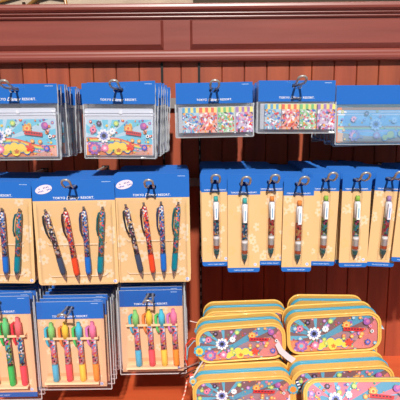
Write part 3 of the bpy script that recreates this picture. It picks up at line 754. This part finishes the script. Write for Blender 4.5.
def marker_card(x0, x1, yt, yh, yb, hookpy, rz, lab, n, cols, word, foot=False, Y=FY, padr=0, dxk=0, hue=BLUE, px=None):
    cx, W, ztop, zbot = px_box(x0, x1, yt, yb, Y); zh = at((x0 + x1) / 2, yh, Y).z; slotz = at((x0 + x1) / 2, hookpy, Y).z
    t = thing('hanging_marker_card', lab, 'pen set', (cx, Y, slotz), (0, rz, 0), 'four-marker cards in the bottom row')
    top = ztop - slotz; hb = zh - slotz; bz = zbot - slotz; y0, y1 = -.0008, .0008; fb = bz + (.010 if foot else 0)
    m = M()
    m.slab([(W / 2, top), (-W / 2, top), (-W / 2, hb), (W / 2, hb)], y0 - .001, y1, hue, (200, 205, 220), [slot(0, 0)])
    m.slab([(W / 2, hb), (-W / 2, hb), (-W / 2, fb), (W / 2, fb)], y0, y1, (242, 192, 148), (225, 180, 150))
    if foot:
        m.slab([(W / 2, fb), (-W / 2, fb), (-W / 2, bz), (W / 2, bz)], y0, y1, BLUE, BLUE2)
    petals_pale(m, -W / 2 + .002, W / 2 - .002, fb + .001, hb - .001, y0, 12, 8, .005, .010)
    mark(m, W * .42, fb + .006, y0 - .0006)
    smallprint(m, W * .32, top - .0045, W * .10, y0 - .0012)
    m.build('card', CARD, t)
    logo(t, W * .54, 0, y0 - .0014, hb + .0035)
    if foot: logo(t, W * .30, -W * .08, y0 - .0003, bz + .0032, FOOT)
    H = hb - fb
    z1, z0 = hb - H * .02 - .001, fb + H * .125
    for k, (b, c, cl, kind) in enumerate(cols):
        x = (-.30 + .205 * k) * W if px is None else px[k] * W
        marker(t, x + .002, z1 + (.001 if k % 2 else 0), z0, b, c, cl, kind, lean=-.035 + .0 * k)
    # folded cream bands that hold the markers
    m = M(); za = hb - H * .245
    m.slab(rrect(-W * .40, W * .42, za - .0022, za + .0022, .002), -.0140, -.0132, (253, 212, 165)); m.box(-W * .40, -W * .39, -.0135, y0, za - .002, za + .002, (245, 200, 155)); m.box(W * .41, W * .42, -.0135, y0, za - .002, za + .002, (245, 200, 155))
    m.build('holding_band', CARD, t)
    m = M(); zb = z0 - .0035
    m.box(-W * .42, W * .40, -.0160, y0, zb - .0012, zb + .0022, (255, 222, 180))
    for q in (-.30, -.09, .11, .32): m.box(W * q - .0014, W * q + .0014, -.0030, y0, zb - .008, zb - .0014, (236, 226, 222))
    m.box(-W * .40, W * .38, -.0022, y0, z0 + .006, z0 + .012, (232, 172, 126))
    m.build('lower_shelf_band', CARD, t)
    bag_mesh(-W / 2 - .003, W / 2 + .004 + padr, bz - .0015, top + .003, -.0155, .0013, int(x0) + 5, .0006).build('bag', [CLEAR, EDGE], t)
    stack(t, cx, Y, slotz, rz, n, .0185, lambda k: 'bagged highlighter card, %s from the front, %s stack of the bottom row' % (ORD[k], word), skipafter=2, skip=('pen', 'lettering', 'holding_band', 'lower_shelf_band'), rots=.004, dx=dxk)
    hook(cx, slotz + .0045 - .0019, Y, 3, 'chrome hook over the blue header of the %s bottom row stack' % word, ext=.055, rise=.004, w=.0080)
CY, HP, YL, OR, GR, RD, PK = (90, 188, 222), (248, 92, 104), (252, 212, 84), (252, 152, 62), (58, 196, 96), (246, 70, 66), (240, 130, 190)
bright = [(CY, (140, 210, 120), (80, 190, 220), 'mix'), (HP, (250, 205, 70), (250, 140, 70), 'mix'), (YL, (80, 195, 220), (90, 210, 110), 'mix'), (OR, (248, 130, 170), (225, 130, 200), 'mix')]
warm = [((90, 60, 160), (120, 90, 190), (90, 60, 160), 'mix'), (RD, RD, (240, 90, 70), 'redmix'), (GR, (110, 210, 130), GR, 'greenmix'), ((250, 80, 96), (252, 120, 124), (246, 60, 76), 'bluemix')]
marker_card(-36, 29.5, 296.5, 314, 397, 303, -.012, 'highlighter card with green and red pens and blue foot strip, far left bottom row', 10, warm, 'far left', foot=True, px=[-.40, -.16, .10, .29], padr=.006)
marker_card(36, 103, 301.5, 318.5, 386.5, 308, -.006, 'highlighter card of cyan, pink, yellow and orange pens, second in the bottom row', 10, bright, 'second', padr=.006, dxk=.0006)
marker_card(119, 182, 290, 306, 371, 295, -.012, 'highlighter card of bright pens hanging higher, beside the pencil cases', 10, bright, 'third', dxk=-.0004, hue=(24, 92, 178), px=[-.27, -.055, .145, .335])  # deeper header blue paints in the shade from the row above

# ------------------------------------------------------------------ PENCIL CASES
def case_mesh_parts(W, H, D, seed, pink=False):
    """returns meshes with origin at the bottom front centre"""
    rad = min(.0225, H * .34); n = 8
    loop0 = rrect(-W / 2, W / 2, 0, H, rad, n)
    N = len(loop0); cz = H / 2
    body = M(); T = [0, .10, .30, .36, .62, .68, .90, 1.0]
    bulge = [0, .0004, .0007, .0009, .0009, .0007, .0004, 0]
    rings = []
    for t, bu in zip(T, bulge):
        rings.append([(p[0] * (1 + bu / (W / 2)), t * D, cz + (p[1] - cz) * (1 + bu / cz)) for p in loop0])
    for i in range(len(T) - 1):
        for k in range(N):
            a = loop0[k]; b = loop0[(k + 1) % N]; zm = (a[1] + b[1]) / 2
            if zm > H * .60: c = ZIP if i == 3 else YEL
            elif zm > H * .02: c = (244, 104, 96) if i not in (0, 6) else YEL
            else: c = (232, 96, 84)
            if pink and zm <= H * .60: c = (226, 150, 140)
            body.add([rings[i][k], rings[i][(k + 1) % N], rings[i + 1][(k + 1) % N], rings[i + 1][k]], [(0, 1, 2, 3)], c, 0, True)
    body.poly(loop0, D - .0005, (206, 128, 124))
    # zip teeth line
    tp = [p for p in loop0 if p[1] > H * .6]
    tp = [(p[0] * (1 + .0014 / (W / 2)), D * .48, cz + (p[1] - cz) * (1 + .0014 / cz)) for p in tp]
    teeth = M(); teeth.tube(tp, .0009, (70, 160, 190))
    pip = M()
    for y in (0, D): pip.tube([(p[0], y, p[1]) for p in loop0], .0021, YEL, closed=True, n=8)
    # yellow frame round the window
    fr = M(); ins = .0048
    inner = rrect(-W / 2 + ins, W / 2 - ins, ins * .6, H - ins, rad * .85, n)
    vs = [(p[0], .0002, p[1]) for p in loop0] + [(p[0], -.0008, p[1]) for p in inner]
    fr.add(vs, [(i, (i + 1) % N, N + (i + 1) % N, N + i) for i in range(N)], YEL)
    win = M(); win.poly(inner, .0004, WHITE)
    pr = M()
    artwork(pr, -W / 2 + ins, W / 2 - ins, ins * .6, H - ins, .0016, inner, base=(140, 100, 102) if not pink else (240, 130, 150), seed=seed)
    return body, teeth, pip, fr, win, pr
case_cache = {}
def pencil_case(loc, W, H, D, rot, lab, key, group, charm=False, full=True, pink=False):
    k = (round(W, 4), round(H, 4), round(D, 4), key)
    if k not in case_cache:
        b, te, pi_, fr, wi, pr = case_mesh_parts(W, H, D, 20 + key, pink)
        case_cache[k] = (b.mesh('body', FABRIC), te.mesh('zip', PLAST), pi_.mesh('piping', FABRIC), fr.mesh('window_frame', FABRIC), wi.mesh('window', WINDOW), pr.mesh('print', VINYL))
    ms = case_cache[k]
    t = thing('pencil_case', lab, 'pencil case', loc, rot, group)
    bo = link_mesh('body', ms[0], t); link_mesh('zip', ms[1], t); link_mesh('piping', ms[2], t)
    f = link_mesh('window_frame', ms[3], t); link_mesh('window', ms[4], f); link_mesh('print', ms[5], f)
    return t
def flower_charm(parent, loc, s, c1=(84, 178, 214), c2=(250, 206, 80), root=(0, 0, 0), rot=(0, 0, 0)):
    m = M(); m.slab(flower_pts(0, 0, s, 8, .2, .25), -.0012, .0012, c1, c1)
    m.slab(flower_pts(0, 0, s * .66, 8, .5, .3), -.0018, -.0012, c2, c2); m.slab(disc(0, 0, s * .28), -.0022, -.0018, (246, 150, 60), (246, 150, 60))
    o = m.build('zip_charm', PLAST, parent, loc, rot)
    v = Vector(root) - Vector(loc)
    M().tube([(0, 0, s * .8), (v.x * .5 - .001, v.y * .5, v.z * .5 + s * .4), tuple(v)], .0007, (235, 225, 225)).build('cord', PLAST, o)
    return o
GL = 'pencil cases in the left pile'; GR_ = 'pencil cases in the right pile'
H1, H2, D = .067, .072, .054
def xmid(a, b, py, Y): return (at(a, py, Y).x + at(b, py, Y).x) / 2
xl = xmid(198.5, 287, 345, .84)
# left pile, front file of three; middle file of four; rear file of four
lx0 = xmid(197, 289, 390, .786)
for k in range(3):
    z = FLZ + .0015 + k * .0648
    t = pencil_case((lx0 + (.002 if k == 2 else -.001), .786, z), .170, .0648 - .0035, D - .0035, (0, -.045 if k == 2 else 0, .004 if k == 2 else 0),
                ['yellow-piped pencil case at the bottom of the left pile, front file', 'yellow-piped pencil case in the middle of the left pile, front file',
                 'yellow-piped pencil case low in the left pile, nearest the viewer'][k], 1, GL)
    if k == 2: t_lf = t
for k in range(4):
    z = FLZ + .0015 + k * .0628
    t = pencil_case((xmid(196.5, 287.8, 345, .84) + (0 if k == 3 else .002), .8415, z + (0, .001, .0025, .0065)[k]), .158, H1 - .001 if k == 3 else .0628 - .0035, D - .0035, (0, (0, 0, -.02, -.065)[k], .004 if k == 3 else 0),
                'yellow-piped pencil case on top of the left pile, with blue flower charm' if k == 3 else 'pencil case hidden %s in the middle file of the left pile' % ['lowest', 'second', 'third'][k], 2, GL)
    if k == 3: t_lm = t
for k in range(4):
    z = FLZ + .0015 + k * .0660
    t = pencil_case((xmid(203, 290, 320, .90) + (0 if k == 3 else -.002), .902, z + (.003 if k == 3 else 0)), .160, .0660 - .0035, D - .0035, (0, -.03 if k == 3 else 0, -.01),
                'pencil case on top of the left pile, behind, mostly covered' if k == 3 else 'pencil case %s in the rear file of the left pile' % ['lowest', 'second', 'third'][k], 3, GL)
    if k == 3: t_lr = t
# right pile
for k in range(3):
    z = FLZ + .0015 + k * .0705
    t = pencil_case((xmid(294.5, 391, 385, .786) + .001 * k, .786, z), .172, .0705 - .0035, D - .0035, (0, -.05 if k == 2 else 0, .0),
                ['yellow-piped pencil case at the bottom of the right pile, front file', 'yellow-piped pencil case in the middle of the right pile, front file',
                 'yellow-piped pencil case below the top one of the right pile, window half hidden'][k], 1, GR_)
    if k == 2: t_rf = t
for k in range(4):
    z = FLZ + .0015 + k * .0683
    t = pencil_case((xmid(286.5, 381, 335, .842) + (.002 if k == 3 else .006), .8415, z + (0, .001, .002, .005)[k]), .166, H2 - .001 if k == 3 else .0683 - .0035, D - .0035, (0, (0, 0, -.02, -.055)[k], -.01 if k == 3 else 0),
                'yellow-piped pencil case on top of the right pile, its whole flowered window showing' if k == 3 else 'pencil case hidden %s in the middle file of the right pile' % ['lowest', 'second', 'third'][k], 2, GR_, pink=(k < 3))
    if k == 3: t_rm = t
for k in range(4):
    z = FLZ + .0015 + k * .0685
    t = pencil_case((xmid(291, 372, 310, .90) + (0 if k == 3 else .010), .902, z + (.001 if k == 3 else 0)), .148 if k == 3 else .160, H2 - .004, D - .0035, (0, .02 if k == 3 else 0, .0),
                'pencil case on top of the right pile, behind, only its yellow zip top showing' if k == 3 else 'pencil case %s in the rear file of the right pile' % ['lowest', 'second', 'third'][k], 3, GR_, pink=(k < 3))
# low case leaning in front of the right pile, and what it stands on
for k in range(2):
    pencil_case((xmid(305, 406, 400, .72), .700, FLZ + .0015 + k * (H2 + .0005)), .172, H2 - .0032, .072, (0, 0, 0), 'pencil case %s of the low front file, right pile' % ['at the bottom', 'on top'][k], 4, GR_)
pencil_case((xmid(305, 408, 400, .75), .722, FLZ + .150), .176, .066, .014, (-math.radians(27), 0, 0), 'pinkish printed pencil case leaning in the lower right corner of the photo', 5, GR_, pink=True)

# charms, pulls, tabs and ribbons on the cases (children of their case)
def loc_in(t, px, py, Y):
    return t.matrix_basis.inverted() @ at(px, py, Y)
def child_tube(t, pts, r, col, name):
    M().tube([loc_in(t, *p) for p in pts], r, col).build(name, PLAST, t)
def ribbon(t, pts, w, cols, name):
    """flat strip through points, w = width vector, cross-striped"""
    m = M(); P = [loc_in(t, *p) for p in pts]; Q = []
    for a, b in zip(P[:-1], P[1:]):
        for k in range(6): Q.append(a.lerp(b, k / 6))
    Q.append(P[-1]); w = Vector(w)
    for i in range(len(Q) - 1):
        a, b = Q[i], Q[i + 1]; c = cols[i % len(cols)]; th = Vector((0, .0006, 0))
        vs = [a - w, a + w, b + w, b - w, a - w + th, a + w + th, b + w + th, b - w + th]
        m.add(vs, [(0, 1, 2, 3), (4, 7, 6, 5), (0, 3, 7, 4), (1, 5, 6, 2), (0, 4, 5, 1), (2, 6, 7, 3)], c)
    return m.build(name, PLAST, t)
c = flower_charm(t_lm, loc_in(t_lm, 199.5, 351, .835), .0105, root=loc_in(t_lm, 203, 332, .86))
c = flower_charm(t_lr, loc_in(t_lr, 198.5, 330.5, .90), .008, root=loc_in(t_lr, 205, 319, .925))
child_tube(t_lr, [(205, 321, .92), (196, 322.5, .91), (190, 321, .905)], .0009, (235, 210, 205), 'zip_pull')
child_tube(t_lm, [(202, 340, .86), (192, 338, .855), (186, 345, .85), (185, 358, .845), (188, 367, .84)], .0011, (230, 60, 40), 'hanging_loop')
child_tube(t_lm, [(203, 341, .856), (194, 341, .85), (188, 348, .845), (187, 360, .84)], .0008, (110, 190, 215), 'hanging_loop')
for i, (a, b) in enumerate([((201, 364), (179, 374)), ((202, 367), (181, 377)), ((203, 366), (186, 378)), ((199, 362), (178, 369))]):
    child_tube(t_lm, [(a[0], a[1], .838), ((a[0] + b[0]) / 2, (a[1] + b[1]) / 2 - 2 + i, .833), (b[0], b[1], .83)], .0012, [(52, 26, 22), (84, 44, 36), (40, 26, 26), (150, 110, 100)][i], 'cord_tassel')
child_tube(t_lm, [(203, 361, .834), (197, 370, .826), (191, 382, .82)], .0014, (225, 205, 205), 'cord_tassel')
child_tube(t_lm, [(205, 363, .83), (200, 374, .822), (196, 384, .815)], .0010, (190, 150, 150), 'cord_tassel')
stripes = [(238, 90, 80), (240, 240, 245), (60, 70, 110), (240, 240, 245), (90, 170, 210), (250, 210, 110)]
ribbon(t_lf, [(191, 374, .80), (194, 388, .795), (198, 402, .79)], (.0028, 0, .0008), stripes, 'striped_side_tape')
ribbon(t_lf, [(187, 380, .80), (185, 392, .795), (181, 404, .79)], (.0012, 0, .0003), [(236, 110, 90), (240, 200, 180)], 'pull_ribbon')
flower_charm(t_lf, loc_in(t_lf, 193, 381, .79), .0065, (130, 190, 215), (250, 200, 110), loc_in(t_lf, 198, 370, .80))
# white paper tag and charm in the valley between the piles
ribbon(t_rm, [(277, 343, .838), (281, 351, .832), (288, 357, .828), (294, 361, .824)], (.0035, 0, .004), [(226, 206, 214)], 'paper_tag')
ribbon(t_lf, [(283, 395, .79), (289, 397, .787), (294, 404, .785)], (.004, 0, .004), [(238, 222, 232)], 'paper_tag')
flower_charm(t_rf, loc_in(t_rf, 293, 389, .783), .009, (100, 180, 210), (246, 150, 60), loc_in(t_rf, 296, 374, .80))
ribbon(t_rf, [(296.5, 380, .783), (300, 388, .780), (304.5, 400, .777)], (.0022, 0, .0006), [(40, 44, 80), (240, 240, 246), (60, 90, 160), (240, 240, 246)], 'striped_side_tape')
ribbon(t_rm, [(373, 312, .868), (378, 320, .862), (383, 329, .858)], (.0024, 0, -.0008), [(90, 150, 180), (120, 180, 205), (200, 215, 225)], 'fabric_tab')

# ------------------------------------------------------------------ camera
cd = bpy.data.cameras.new('camera'); cd.sensor_width = 36; cd.lens = 36 * F / 400; cd.clip_start = .02
cam = bpy.data.objects.new('camera', cd); C.objects.link(cam)
cam.location = (0, 0, CZ)
Rm = Matrix.Rotation(PI / 2 - PITCH, 4, 'X') @ Matrix.Rotation(ROLL, 4, 'Z')
cam.rotation_euler = Rm.to_euler()
bpy.context.scene.camera = cam

# ------------------------------------------------------------------ light
def light(name, kind, loc, d, energy, col=(1, 1, 1), **kw):
    l = bpy.data.lights.new(name, kind); l.energy = energy; l.color = col
    for k, v in kw.items(): setattr(l, k, v)
    o = bpy.data.objects.new(name, l); C.objects.link(o); o.location = loc
    o.rotation_euler = Vector(d).to_track_quat('-Z', 'Y').to_euler()
    return o
light('sunlight', 'SUN', (0, -1, 3), (-.02, math.cos(math.radians(37.3)), -math.sin(math.radians(37.3))), 4.3, (1, .955, .89), angle=math.radians(1.6))
light('side_fill_light', 'AREA', (1.5, -1.5, 2.3), (-1.3, 2.3, -.9), 2.5, (.86, .93, 1.0), shape='RECTANGLE', size=2.2, size_y=1.2)  # fill added to brighten right-facing pack edges, source unseen
light('far_wall_fill_light', 'AREA', (.3, 2.1, 3.0), (0, .5, -1), 18, (1, .92, .82), shape='RECTANGLE', size=2.0, size_y=.6)  # unseen area light added over the far wall
w = bpy.data.worlds.new('world'); bpy.context.scene.world = w; w.use_nodes = True
bg = w.node_tree.nodes['Background']; bg.inputs[0].default_value = (.84, .91, 1.0, 1); bg.inputs[1].default_value = 0.2

s = bpy.context.scene
s.view_settings.view_transform = 'Standard'; s.view_settings.look = 'None'; s.view_settings.gamma = 1
s.view_settings.use_curve_mapping = False; s.view_settings.exposure = 0.0
try:
    s.cycles.transparent_max_bounces = 40; s.cycles.max_bounces = 8
except Exception: pass
